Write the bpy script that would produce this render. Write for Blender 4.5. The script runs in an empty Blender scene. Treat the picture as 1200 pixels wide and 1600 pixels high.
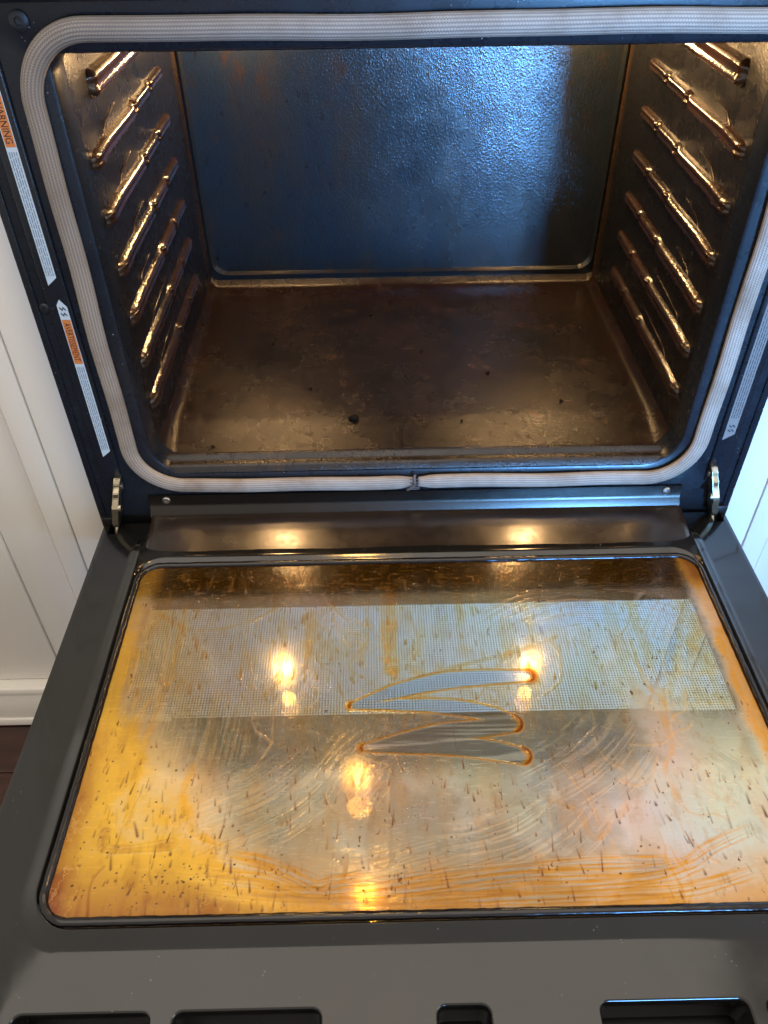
import bpy, bmesh, math, random
import numpy as np
from mathutils import Vector, Matrix, Euler

SC = bpy.context.scene
COL = SC.collection
rnd = random.Random(7)
nrs = np.random.RandomState(11)

# ------------------------------------------------------------------ camera
cam_d = bpy.data.cameras.new('camera')
cam = bpy.data.objects.new('camera', cam_d)
COL.objects.link(cam)
SC.camera = cam
cam_d.sensor_fit = 'VERTICAL'
cam_d.sensor_height = 36.0
cam_d.lens = 36.0 * 1237.6 / 1600.0
cam_d.clip_start = 0.01
cam_d.clip_end = 100.0
pitch, yaw, roll = 0.72206, -0.00844, -0.01415
Rm = (Matrix.Rotation(yaw, 3, 'Z') @ Matrix.Rotation(math.pi / 2 - pitch, 3, 'X') @ Matrix.Rotation(roll, 3, 'Z'))
cam.matrix_world = Matrix.Translation((-0.0441, -0.7255, 0.5632)) @ Rm.to_4x4()

# ------------------------------------------------------------------ world and room light
W = bpy.data.worlds.new('World')
SC.world = W
W.use_nodes = True
bg = W.node_tree.nodes['Background']
bg.inputs[0].default_value = (1.0, 0.91, 0.80, 1)
bg.inputs[1].default_value = 0.66

def area_light(name, loc, target, size, power, color, shape='RECTANGLE'):
    d = bpy.data.lights.new(name, 'AREA')
    d.shape = shape
    d.size, d.size_y = size
    d.energy = power
    d.color = color
    o = bpy.data.objects.new(name, d)
    COL.objects.link(o)
    o.location = loc
    o.rotation_euler = (Vector(target) - Vector(loc)).to_track_quat('-Z', 'Y').to_euler()
    return o

# daylight from a glazed patio door behind the photographer, to the right
pd_ = area_light('daylight_patio_door', (0.96, -2.97, 0.10), (0.15, 0.47, 0.16), (0.36, 1.25), 6.6, (0.14, 0.44, 1.0))
pd_.data.spread = math.radians(24)
# daylight from a kitchen window on the right
area_light('daylight_window', (2.2, -1.6, 1.3), (0.2, -0.1, -0.1), (1.2, 1.2), 16.0, (0.68, 0.86, 1.0))
# warm ceiling light of the room on the left
area_light('ceiling_light', (-0.2, -0.75, 1.95), (-0.2, -0.7499, 0), (2.4, 2.2), 24.0, (1.0, 0.90, 0.77))
# two small unseen warm lamps added above the oven for glints on the glass
for loc_, p_ in (((-0.088, -0.030, 0.482), 0.03), ((-0.085, -0.03, 0.94), 0.16)):
    o_ = area_light('glint_lamp', loc_, (loc_[0], loc_[1] - 0.25, -0.1), (0.042, 0.042), p_, (1.0, 0.55, 0.13), 'ELLIPSE')
    o_.data.spread = math.radians(50)

SC.view_settings.view_transform = 'Standard'
SC.view_settings.look = 'None'
SC.view_settings.exposure = 0.15
SC.view_settings.gamma = 1.0
SC.view_settings.use_curve_mapping = False
SC.cycles.max_bounces = 6
SC.cycles.use_adaptive_sampling = True
SC.cycles.adaptive_threshold = 0.035
SC.cycles.transparent_max_bounces = 10
SC.cycles.sample_clamp_indirect = 6.0
SC.cycles.use_denoising = True

# ------------------------------------------------------------------ material helpers
class NT:
    def __init__(self, name):
        self.m = bpy.data.materials.new(name)
        self.m.use_nodes = True
        self.t = self.m.node_tree
        for n in list(self.t.nodes):
            self.t.nodes.remove(n)
        self.out = self.t.nodes.new('ShaderNodeOutputMaterial')
        self.geo = None
    def n(self, typ, **kw):
        nd = self.t.nodes.new('ShaderNode' + typ)
        for k, v in kw.items():
            if k.startswith('i_'):
                key = k[2:]
                key = int(key) if key.isdigit() else key.replace('_', ' ')
                self.set(nd.inputs[key], v)
            else:
                setattr(nd, k, v)
        return nd
    def set(self, sock, v):
        if isinstance(v, bpy.types.NodeSocket):
            self.t.links.new(v, sock)
        elif isinstance(v, bpy.types.Node):
            self.t.links.new(v.outputs[0], sock)
        else:
            if sock.type == 'RGBA' and len(v) == 3:
                v = (*v, 1)
            sock.default_value = v
    def pos(self):
        if self.geo is None:
            self.geo = self.n('NewGeometry')
        return self.geo.outputs['Position']
    def mapping(self, scale=(1, 1, 1), vec=None):
        return self.n('Mapping', i_Vector=vec or self.pos(), i_Scale=scale)
    def noise(self, scale, detail=4, rough=0.55, vec=None, stretch=None):
        v = vec or self.pos()
        if stretch:
            v = self.mapping(stretch, v)
        return self.n('TexNoise', i_Vector=v, i_Scale=scale, i_Detail=detail, i_Roughness=rough).outputs[0]
    def ramp(self, fac, stops):
        r = self.n('ValToRGB', i_Fac=fac)
        e = r.color_ramp.elements
        while len(e) < len(stops):
            e.new(0.5)
        for k, (p, c) in enumerate(stops):
            e[k].position = p
            c = (c, c, c) if not hasattr(c, '__len__') else c
            e[k].color = (*c, 1)
        return r.outputs[0]
    def mix(self, fac, a, b, blend='MIX'):
        x = self.n('Mix', data_type='RGBA', blend_type=blend)
        self.set(x.inputs[0], fac); self.set(x.inputs[6], a); self.set(x.inputs[7], b)
        return x.outputs[2]
    def math(self, op, a, b=0.0, c=None):
        x = self.n('Math', operation=op)
        self.set(x.inputs[0], a); self.set(x.inputs[1], b)
        if c is not None:
            self.set(x.inputs[2], c)
        return x.outputs[0]
    def bump(self, h, strength=0.3, dist=0.001, normal=None):
        b = self.n('Bump', i_Height=h, i_Strength=strength, i_Distance=dist)
        if normal:
            self.set(b.inputs['Normal'], normal)
        return b.outputs[0]
    def principled(self, **kw):
        p = self.n('BsdfPrincipled')
        for k, v in kw.items():
            self.set(p.inputs[k.replace('_', ' ')], v)
        self.t.links.new(p.outputs[0], self.out.inputs[0])
        return p

def simple(name, col, rough=0.4, metal=0.0, bump=0.0, bscale=300, spec=0.5, var=0.0):
    t = NT(name)
    c = col
    if var:
        c = t.mix(t.noise(9, 5), tuple(x * (1 - var) for x in col), tuple(min(1, x * (1 + var)) for x in col))
    kw = dict(Base_Color=c, Roughness=rough, Metallic=metal, Specular_IOR_Level=spec)
    if bump:
        kw['Normal'] = t.bump(t.noise(bscale, 3), bump, 0.0006)
    t.principled(**kw)
    return t.m

MAT = {}
def enamel(name, base, rough, speck=0.0, bump=0.15, bscale=420, stain=None, stain_amt=0.5, dust=0.0, spec=0.5):
    t = NT(name)
    big = t.noise(7, 6, 0.6)
    col = t.mix(t.ramp(big, [(0.35, 0.0), (0.7, 1.0)]), base, tuple(x * 1.6 for x in base))
    if stain:
        s = t.ramp(t.noise(14, 8, 0.68), [(0.5 - stain_amt * 0.35, 0.0), (0.62, 1.0)])
        col = t.mix(s, col, stain)
    r = t.math('MULTIPLY_ADD', t.noise(35, 6, 0.65), 0.3, rough - 0.15)
    if dust:
        v = t.n('TexVoronoi', i_Vector=t.pos(), i_Scale=260.0)
        d = t.math('LESS_THAN', v.outputs['Distance'], t.math('MULTIPLY', t.ramp(t.noise(50, 3), [(0.5, 0.0), (0.75, 1.0)]), dust))
        col = t.mix(d, col, (0.55, 0.55, 0.56))
    t.principled(Base_Color=col, Roughness=r, Specular_IOR_Level=spec, Normal=t.bump(t.noise(bscale, 3, 0.6), bump, 0.0006))
    return t.m

MAT['frame'] = enamel('dusty blue black enamel', (0.007, 0.0095, 0.014), 0.28, dust=0.16, bump=0.06, spec=0.35)
MAT['liner'] = enamel('black gloss door enamel', (0.0065, 0.0063, 0.0062), 0.13, bump=0.03, bscale=22, dust=0.11, spec=0.62)
MAT['rail'] = enamel('greasy brown black hinge rail', (0.012, 0.009, 0.008), 0.22, bump=0.03, bscale=120, stain=(0.024, 0.014, 0.009), dust=0.05, spec=1.0)
MAT['rib'] = enamel('greasy rack guide enamel', (0.008, 0.006, 0.0055), 0.16, bump=0.9, bscale=210, stain=(0.028, 0.012, 0.007), spec=0.8)

def back_mat():
    t = NT('blue black rough enamel back wall')
    s = t.ramp(t.noise(9, 8, 0.7, stretch=(1, 1, 0.45)), [(0.42, 0.0), (0.66, 1.0)])
    col = t.mix(s, (0.008, 0.013, 0.018), (0.018, 0.015, 0.010))
    sp = t.ramp(t.noise(120, 3, 0.6, stretch=(1, 1, 0.5)), [(0.62, 0.0), (0.72, 1.0)])
    col = t.mix(sp, col, (0.006, 0.005, 0.005))
    sp2 = t.ramp(t.noise(28, 7, 0.7, stretch=(1, 1, 0.5)), [(0.56, 0.0), (0.70, 1.0)])
    col = t.mix(sp2, col, (0.022, 0.013, 0.007))
    hb = t.noise(520, 3, 0.6, stretch=(1, 1, 0.75))
    vo = t.n('TexVoronoi', i_Vector=t.mapping((1, 1, 0.7)), i_Scale=360.0, i_Randomness=1.0)
    h = t.math('MULTIPLY_ADD', t.ramp(vo.outputs['Distance'], [(0.05, 1.0), (0.5, 0.0)]), 0.5, hb)
    st_ = t.math('MULTIPLY_ADD', t.ramp(t.noise(10, 4, 0.6), [(0.30, 0.0), (0.70, 1.0)]), 0.10, 0.17)
    n1_ = t.bump(t.noise(45, 4, 0.55, stretch=(1, 1, 0.4)), 0.14, 0.002)
    nb = t.n('Bump', i_Height=h, i_Strength=st_, i_Distance=0.0012, i_Normal=n1_).outputs[0]
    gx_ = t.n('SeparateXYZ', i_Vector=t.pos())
    refl_fade = t.math('ADD', t.math('MULTIPLY', t.noise(6, 8, 0.72), 0.9), t.math('MULTIPLY', gx_.outputs[0], -0.95))
    refl_fade = t.ramp(refl_fade, [(0.22, 0.0), (0.48, 1.0)])  # reflection fade built into the gloss: left side stays dark, blue at right
    t.principled(Base_Color=col, Roughness=t.math('MULTIPLY_ADD', refl_fade, 0.06, 0.18), Normal=nb, Specular_IOR_Level=t.math('MULTIPLY_ADD', refl_fade, -0.62, 0.85))
    return t.m
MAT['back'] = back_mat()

def side_mat():
    t = NT('dark enamel side wall with baked grease')
    g = t.n('SeparateXYZ', i_Vector=t.pos())
    edge = t.ramp(t.math('ABSOLUTE', t.math('SUBTRACT', g.outputs[1], 0.235)), [(0.17, 0.0), (0.235, 1.0)])
    s = t.ramp(t.math('MULTIPLY', t.noise(12, 7, 0.65, stretch=(1, 1, 0.4)), edge), [(0.25, 0.0), (0.6, 1.0)])
    col = t.mix(s, (0.007, 0.007, 0.008), (0.060, 0.034, 0.018))
    t.principled(Base_Color=col, Roughness=t.math('MULTIPLY_ADD', t.noise(40, 5), 0.25, 0.16), Normal=t.bump(t.noise(420, 3, 0.6), 0.60, 0.0009), Specular_IOR_Level=0.42)
    return t.m
MAT['side'] = side_mat()

def floor_mat():
    t = NT('oven floor with baked brown grease')
    s = t.ramp(t.noise(6, 10, 0.72), [(0.36, 0.0), (0.62, 1.0)])
    col = t.mix(s, (0.007, 0.0066, 0.007), (0.032, 0.020, 0.015))
    s2 = t.ramp(t.noise(15, 8, 0.75), [(0.56, 0.0), (0.70, 1.0)])
    col = t.mix(s2, col, (0.080, 0.043, 0.026))
    gr = t.ramp(t.noise(520, 3, 0.7), [(0.40, 0.0), (0.65, 1.0)])
    col = t.mix(t.math('MULTIPLY', gr, 0.55), col, (0.008, 0.007, 0.007))
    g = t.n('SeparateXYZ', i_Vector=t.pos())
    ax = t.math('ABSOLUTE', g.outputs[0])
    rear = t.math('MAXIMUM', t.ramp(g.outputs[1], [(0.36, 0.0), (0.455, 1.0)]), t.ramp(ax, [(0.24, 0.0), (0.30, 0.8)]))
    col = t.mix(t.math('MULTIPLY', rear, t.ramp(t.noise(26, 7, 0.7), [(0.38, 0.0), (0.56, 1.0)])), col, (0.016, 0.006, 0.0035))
    sp = t.ramp(t.noise(170, 4, 0.68), [(0.58, 0.0), (0.64, 1.0)])
    col = t.mix(sp, col, (0.004, 0.0035, 0.0035))
    rough = t.ramp(t.noise(9, 8, 0.7), [(0.34, 0.16), (0.66, 0.34)])
    hb = t.noise(620, 3, 0.7)
    vor = t.n('TexVoronoi', i_Vector=t.pos(), i_Scale=200.0)
    drop = t.ramp(vor.outputs['Distance'], [(0.0, 1.0), (0.20, 0.0)])
    h = t.math('MULTIPLY_ADD', drop, t.math('MULTIPLY', t.ramp(t.noise(20, 5, 0.6), [(0.5, 0.0), (0.66, 1.0)]), 0.5), hb)
    h = t.math('MULTIPLY_ADD', sp, 0.4, h)
    t.principled(Base_Color=col, Roughness=rough, Normal=t.bump(h, 0.38, 0.0009), Specular_IOR_Level=0.5)
    return t.m
MAT['ovenfloor'] = floor_mat()
MAT['ceil'] = enamel('oven ceiling enamel', (0.02, 0.02, 0.022), 0.4, bump=0.3)
MAT['steel'] = simple('brushed steel strip', (0.055, 0.050, 0.045), 0.26, 1.0, 0.05, 200, var=0.2)
MAT['zinc'] = simple('yellow zinc plated steel', (0.55, 0.48, 0.34), 0.32, 1.0, 0.15, 150, var=0.25)
MAT['screw'] = simple('dark screw steel', (0.03, 0.035, 0.045), 0.4, 0.6)
MAT['screwbright'] = simple('bright screw steel', (0.45, 0.42, 0.38), 0.3, 1.0)
MAT['bead'] = simple('greasy black silicone bead', (0.006, 0.005, 0.006), 0.16, 0.0, 0.35, 240)
MAT['black'] = simple('black void paint', (0.004, 0.004, 0.005), 0.4)
MAT['crumb'] = simple('burnt crumb', (0.006, 0.005, 0.005), 0.9, 0.0, 0.8, 300, spec=0.15)
MAT['label'] = simple('pale sticker', (0.52, 0.62, 0.70), 0.35)
MAT['labelgrey'] = simple('grey sticker', (0.20, 0.185, 0.17), 0.35)
MAT['orange'] = simple('orange sticker print', (0.62, 0.20, 0.05), 0.4)
MAT['ink'] = simple('sticker ink', (0.02, 0.022, 0.03), 0.5)
MAT['inkpale'] = simple('small sticker print', (0.16, 0.22, 0.30), 0.5)
MAT['trim'] = simple('black gloss trim', (0.006, 0.008, 0.014), 0.15)

def paint_mat(name, col):
    t = NT(name)
    c = t.mix(t.noise(5, 4), tuple(x * 0.97 for x in col), col)
    t.principled(Base_Color=c, Roughness=0.38, Normal=t.bump(t.noise(45, 4, 0.5, stretch=(1, 1, 0.15)), 0.06, 0.001))
    return t.m
MAT['paint'] = paint_mat('cream white cabinet paint', (0.80, 0.765, 0.70))

def wood_mat():
    t = NT('dark red brown floor wood')
    g = t.noise(10, 7, 0.65, stretch=(1.0, 9.0, 1.0))
    col = t.ramp(g, [(0.3, (0.022, 0.010, 0.008)), (0.55, (0.055, 0.022, 0.016)), (0.75, (0.085, 0.036, 0.024))])
    info = t.n('ObjectInfo')
    col = t.mix(t.math('MULTIPLY', info.outputs['Random'], 0.5), col, (0.03, 0.014, 0.012))
    t.principled(Base_Color=col, Roughness=0.3, Normal=t.bump(g, 0.15, 0.001))
    return t.m
MAT['wood'] = wood_mat()

def gasket_mat():
    t = NT('braided fibreglass door seal')
    uv = t.n('UVMap', uv_map='UVMap')
    sp = t.n('SeparateXYZ', i_Vector=uv.outputs[0])
    row = t.math('MULTIPLY', sp.outputs[1], 19.0)
    rowi = t.math('FLOOR', row)
    rf = t.math('FRACT', row)
    s = t.math('FRACT', t.math('ADD', t.math('MULTIPLY', sp.outputs[0], 400.0), t.math('MULTIPLY', rowi, 0.5)))
    gap_r = t.ramp(t.math('ABSOLUTE', t.math('SUBTRACT', rf, 0.5)), [(0.26, 0.0), (0.47, 1.0)])
    gap_s = t.ramp(t.math('ABSOLUTE', t.math('SUBTRACT', s, 0.5)), [(0.20, 0.0), (0.40, 1.0)])
    gap = t.math('MAXIMUM', t.math('MULTIPLY', gap_r, 0.45), t.math('MULTIPLY', t.ramp(t.math('ABSOLUTE', t.math('SUBTRACT', rf, 0.5)), [(0.08, 0.0), (0.34, 1.0)]), gap_s))
    dirt = t.ramp(t.noise(18, 6, 0.65), [(0.45, 0.0), (0.72, 1.0)])
    base = t.mix(dirt, (0.46, 0.38, 0.305), (0.28, 0.20, 0.135))
    g = t.n('SeparateXYZ', i_Vector=t.pos())
    taupe = t.ramp(t.math('MULTIPLY_ADD', g.outputs[0], -0.9, t.math('MULTIPLY', g.outputs[2], 0.9)), [(0.25, 0.0), (0.62, 1.0)])
    base = t.mix(t.math('MULTIPLY', taupe, 0.75), base, (0.25, 0.205, 0.165))
    inner = t.ramp(sp.outputs[1], [(0.36, 1.0), (0.42, 0.0)])
    base = t.mix(t.math('MULTIPLY', inner, t.math('MULTIPLY', t.noise(25, 4), 0.9)), base, (0.20, 0.105, 0.045))
    col = t.mix(t.math('MULTIPLY', gap, 0.86), base, (0.085, 0.08, 0.085))
    t.principled(Base_Color=col, Roughness=0.62, Normal=t.bump(t.math('SUBTRACT', 1.0, gap), 0.5, 0.0012), Specular_IOR_Level=0.35)
    return t.m
MAT['gasket'] = gasket_mat()

def glass_mat(name, tint, refl, dots=False):
    t = NT(name)
    tr = t.n('BsdfTransparent', i_Color=tint)
    gl = t.n('BsdfGlossy', i_Roughness=0.09 if not dots else 0.03)
    hue = t.noise(5.5, 3, 0.55)
    irid = t.ramp(hue, [(0.30, (1.0, 0.80, 0.62)), (0.45, (0.80, 1.0, 0.84)), (0.56, (1.0, 0.97, 0.72)), (0.70, (1.0, 0.74, 0.80))])
    t.set(gl.inputs['Color'], irid)
    fr = t.n('Fresnel', i_IOR=1.5)
    f = t.math('MULTIPLY_ADD', fr.outputs[0], 0.9, refl)
    mx = t.n('MixShader', i_0=f, i_1=tr.outputs[0], i_2=gl.outputs[0])
    last = mx.outputs[0]
    if dots:
        sc = t.mapping((1 / 0.0030, 1 / 0.0030, 0))
        fr2 = t.n('VectorMath', operation='FRACTION', i_0=sc.outputs[0])
        sb = t.n('VectorMath', operation='SUBTRACT', i_0=fr2.outputs[0])
        sb.inputs[1].default_value = (0.5, 0.5, 0)
        sp = t.n('SeparateXYZ', i_Vector=sb.outputs[0])
        ln = t.math('SQRT', t.math('ADD', t.math('POWER', sp.outputs[0], 2.0), t.math('POWER', sp.outputs[1], 2.0)))
        m = t.math('LESS_THAN', ln, 0.30)
        dk = t.n('BsdfDiffuse', i_Color=(0.10, 0.10, 0.095))
        hz = t.n('BsdfDiffuse', i_Color=(0.75, 0.76, 0.74))
        last = t.n('MixShader', i_0=0.13, i_1=last, i_2=hz.outputs[0]).outputs[0]
        mx2 = t.n('MixShader', i_0=m, i_1=last, i_2=dk.outputs[0])
        last = mx2.outputs[0]
    t.t.links.new(last, t.out.inputs[0])
    return t.m
MAT['glass'] = glass_mat('coated inner door glass', (0.95, 0.94, 0.85), 0.05)
MAT['dotglass'] = glass_mat('outer door glass with printed dots', (0.95, 0.96, 0.93), 0.0, dots=True)
MAT['lampglass'] = simple('lamp lens glass', (0.7, 0.6, 0.45), 0.1)

def emis(name, col, strength):
    t = NT(name)
    e = t.n('Emission', i_Color=col, i_Strength=strength)
    t.t.links.new(e.outputs[0], t.out.inputs[0])
    return t.m
MAT['bulb'] = emis('halogen bulb glow', (1.0, 0.55, 0.18), 32.0)

# ------------------------------------------------------------------ mesh helpers
def link(name, me, mat, parent=None, smooth=None):
    o = bpy.data.objects.new(name, me)
    COL.objects.link(o)
    if mat is not None:
        me.materials.clear()
        me.materials.append(MAT[mat] if isinstance(mat, str) else mat)
    if smooth is not None:
        me.polygons.foreach_set('use_smooth', [True] * len(me.polygons))
        if smooth < 180:
            me.set_sharp_from_angle(angle=math.radians(smooth))
    if parent is not None:
        o.parent = parent
    return o

def from_bm(name, bm, mat, parent=None, smooth=None, recalc=True):
    if recalc:
        bmesh.ops.recalc_face_normals(bm, faces=bm.faces)
    me = bpy.data.meshes.new(name)
    bm.to_mesh(me)
    bm.free()
    return link(name, me, mat, parent, smooth)

def tag(o, label=None, cat=None, group=None, kind=None):
    if label: o['label'] = label
    if cat: o['category'] = cat
    if group: o['group'] = group
    if kind: o['kind'] = kind
    return o

def empty(name, loc):
    o = bpy.data.objects.new(name, None)
    COL.objects.link(o)
    o.location = loc
    o.empty_display_size = 0.05
    return o

def bm_box(bm, x0, x1, y0, y1, z0, z1, bevel=0.0, seg=2):
    vs = [bm.verts.new((x, y, z)) for x in (x0, x1) for y in (y0, y1) for z in (z0, z1)]
    idx = [(0, 1, 3, 2), (4, 6, 7, 5), (0, 4, 5, 1), (2, 3, 7, 6), (0, 2, 6, 4), (1, 5, 7, 3)]
    fs = [bm.faces.new([vs[i] for i in f]) for f in idx]
    if bevel:
        es = list({e for f in fs for e in f.edges})
        bmesh.ops.bevel(bm, geom=es, offset=bevel, segments=seg, affect='EDGES', profile=0.5)

def box(name, x0, x1, y0, y1, z0, z1, mat, parent=None, bevel=0.0, seg=2):
    bm = bmesh.new()
    bm_box(bm, x0, x1, y0, y1, z0, z1, bevel, seg)
    return from_bm(name, bm, mat, parent, 40 if bevel else None)

def rrect(x0, x1, y0, y1, r, n=10, rt=None):
    """counter-clockwise rounded rectangle, 4*(n+1) points; rt = radius of the two upper corners"""
    pts = []
    q = r if rt is None else rt
    for cx, cy, a0, r in ((x1 - q, y1 - q, 0, q), (x0 + q, y1 - q, 90, q), (x0 + r, y0 + r, 180, r), (x1 - r, y0 + r, 270, r)):
        for k in range(n + 1):
            a = math.radians(a0 + 90 * k / n)
            pts.append((cx + r * math.cos(a), cy + r * math.sin(a)))
    return pts

def ring(bm, pts, f):
    return [bm.verts.new(f(p)) for p in pts]

def bridge(bm, a, b):
    n = len(a)
    for i in range(n):
        bm.faces.new((a[i], a[(i + 1) % n], b[(i + 1) % n], b[i]))

def plate(bm, loops, f):
    """flat plate with holes; first loop is the outline; returns the vertex loops"""
    es, vl = [], []
    for lp in loops:
        vs = ring(bm, lp, f)
        vl.append(vs)
        for i in range(len(vs)):
            es.append(bm.edges.new((vs[i], vs[(i + 1) % len(vs)])))
    bmesh.ops.triangle_fill(bm, use_beauty=True, use_dissolve=False, edges=es)
    return vl

def tube(bm, pts, rad, n=10, closed=False, caps=True, up=(0, 0, 1)):
    rings = []
    P = [Vector(p) for p in pts]
    for i, p in enumerate(P):
        a = P[i - 1] if (i > 0 or closed) else P[i]
        b = P[(i + 1) % len(P)] if (i < len(P) - 1 or closed) else P[i]
        t = (b - a).normalized()
        u = Vector(up)
        if abs(t.dot(u)) > 0.95:
            u = Vector((1, 0, 0))
        s = t.cross(u).normalized()
        w = s.cross(t).normalized()
        r = rad[i] if hasattr(rad, '__len__') else rad
        rings.append([bm.verts.new(p + r * (math.cos(2 * math.pi * k / n) * s + math.sin(2 * math.pi * k / n) * w)) for k in range(n)])
    m = len(rings)
    for i in range(m if closed else m - 1):
        bridge(bm, rings[i], rings[(i + 1) % m])
    if caps and not closed:
        bm.faces.new(rings[0]); bm.faces.new(rings[-1])

def grid_mesh(name, V, nx, ny):
    """numpy grid of vertices (ny, nx, 3) -> mesh"""
    me = bpy.data.meshes.new(name)
    V = np.asarray(V, dtype=np.float32).reshape(-1, 3)
    i = np.arange(nx * ny).reshape(ny, nx)
    q = np.stack([i[:-1, :-1], i[:-1, 1:], i[1:, 1:], i[1:, :-1]], -1).reshape(-1, 4)
    me.vertices.add(len(V)); me.vertices.foreach_set('co', V.ravel())
    me.loops.add(q.size); me.loops.foreach_set('vertex_index', q.ravel().astype(np.int32))
    me.polygons.add(len(q)); me.polygons.foreach_set('loop_start', np.arange(0, q.size, 4, dtype=np.int32))
    me.update(calc_edges=True)
    me.polygons.foreach_set('use_smooth', np.ones(len(q), dtype=bool))
    return me

def vnoise(X, Y, scale, seed, octaves=3, gain=0.5):
    """smooth value noise, about 0..1"""
    out = np.zeros_like(X); amp = 1.0; tot = 0.0
    for o in range(octaves):
        rs = np.random.RandomState(seed * 31 + o)
        G = rs.rand(256, 256)
        x = X * scale + 1000.3; y = Y * scale + 1000.7
        xi = np.floor(x).astype(int); yi = np.floor(y).astype(int)
        fx = x - xi; fy = y - yi
        fx = fx * fx * (3 - 2 * fx); fy = fy * fy * (3 - 2 * fy)
        g = lambda a, b: G[(yi + b) % 256, (xi + a) % 256]
        v = (g(0, 0) * (1 - fx) + g(1, 0) * fx) * (1 - fy) + (g(0, 1) * (1 - fx) + g(1, 1) * fx) * fy
        out += amp * v; tot += amp; amp *= gain; scale *= 2.03
    return out / tot

def n1(T, scale, seed):
    rs = np.random.RandomState(seed * 17 + 5)
    v = rs.rand(400); v = (np.roll(v, 1) + 2 * v + np.roll(v, -1)) / 4
    return np.interp(T * scale, np.arange(400), v)

def sstep(a, b, x):
    t = np.clip((x - a) / (b - a), 0, 1)
    return t * t * (3 - 2 * t)

def screw(parent, loc, r, mat, axis='Y'):
    bm = bmesh.new()
    n = 20
    prof = [(r, 0.0), (r, 0.0012), (r * 0.8, 0.0022), (r * 0.42, 0.0024), (r * 0.36, 0.0010), (0.0001, 0.0008)]
    rings = [[bm.verts.new((a * math.cos(2 * math.pi * k / n), -h, a * math.sin(2 * math.pi * k / n))) for k in range(n)] for a, h in prof]
    for i in range(len(rings) - 1):
        bridge(bm, rings[i], rings[i + 1])
    o = from_bm('screw', bm, mat, parent, 35)
    o.location = Vector(loc) - (parent.location if parent.type == 'EMPTY' else Vector((0, 0, 0)))
    return o

# ------------------------------------------------------------------ the setting: kitchen floor
ZF = -0.53
fl = box('floor', -2.2, 2.2, -2.98, 0.62, ZF - 0.03, ZF - 0.004, 'wood')
tag(fl, 'dark red-brown wooden floor below the oven door', kind='structure')
yp = 0.012
pw = 0.082
row = 0
while yp > -0.75:
    xs = [-1.55 + 0.37 * ((row * 0.61) % 1.0)]
    while xs[-1] < 1.5:
        xs.append(xs[-1] + 0.75 + 0.25 * rnd.random())
    xs[-1] = 1.55
    for a, b in zip(xs[:-1], xs[1:]):
        box('plank', a, b - 0.0012, yp - pw + 0.0012, yp, ZF - 0.012, ZF, 'wood', fl, 0.0012, 1)
    yp -= pw
    row += 1

# ------------------------------------------------------------------ cabinets round the oven
YC = 0.020
def cabinet(side, label):
    root = empty('cabinet', (side * 0.56, 0.3, ZF))
    tag(root, label, 'cabinet')
    L = root.location
    def b(name, xa, xb, y0, y1, z0, z1, bev=0.0015):
        x0, x1 = sorted((side * xa, side * xb))
        return box(name, x0 - L.x, x1 - L.x, y0 - L.y, y1 - L.y, z0 - L.z, z1 - L.z, 'paint', root, bev)
    b('carcass', 0.386, 0.90, YC + 0.024, 0.60, ZF, 0.60)
    b('filler_strip', 0.384, 0.4325, YC, YC + 0.022, -0.432, 0.60)
    b('stile', 0.4345, 0.4635, YC, YC + 0.022, -0.432, 0.60)
    bm = bmesh.new()
    q_ = [(0.4637, YC + 0.0005), (0.4727, YC + 0.0135), (0.4727, YC + 0.022), (0.4637, YC + 0.022)]
    A = [bm.verts.new((side * x - L.x, y - L.y, -0.432 - L.z)) for x, y in q_]
    B = [bm.verts.new((side * x - L.x, y - L.y, 0.60 - L.z)) for x, y in q_]
    bm.faces.new(A); bm.faces.new(B); bridge(bm, A, B)
    from_bm('moulding', bm, 'paint', root)
    b('panel', 0.4729, 0.5335, YC + 0.0140, YC + 0.022, -0.432, 0.60, 0.001)
    b('raised_panel', 0.5345, 0.72, YC + 0.0105, YC + 0.0225, -0.432, 0.60, 0.003)
    b('stile', 0.7205, 0.78, YC, YC + 0.022, -0.432, 0.60)
    b('base_board', 0.384, 0.80, YC - 0.004, YC + 0.022, ZF + 0.018, -0.450)
    b('base_bead', 0.384, 0.80, YC - 0.008, YC + 0.022, -0.4495, -0.433, 0.004)
    b('shoe_moulding', 0.384, 0.80, YC - 0.007, YC + 0.022, ZF + 0.0005, ZF + 0.0178, 0.003)
    return root
cabinet(-1, 'cream white painted cabinet with a moulded panel, left of the oven')
cabinet(1, 'white painted cabinet lit by bluish daylight, right of the oven')

dr = empty('drawer_front', (0, 0.05, ZF))
tag(dr, 'plain white drawer front below the oven, seen through the door glass', 'drawer')
box('drawer_panel', -0.3830, 0.3830, YC - 0.050, YC + 0.02 - 0.05, 0.001, -0.142 - ZF, 'paint', dr, 0.001)
box('carcass', -0.3830, 0.3830, YC + 0.0205 - 0.05, 0.50, 0.0, -0.143 - ZF, 'paint', dr, 0.001)

# ------------------------------------------------------------------ the oven
OV = empty('wall_oven', (0.0, 0.0, -0.14))
tag(OV, 'black enamelled oven standing open with greasy cavity and door folded down', 'oven')
INV = Matrix.Translation((0, 0, 0.14))
def up(o):
    """put a part built in room coordinates under the oven"""
    o.parent = OV
    o.matrix_parent_inverse = Matrix.Identity(4)
    o.location = (o.location.x, o.location.y, o.location.z + 0.14)
    return o

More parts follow.
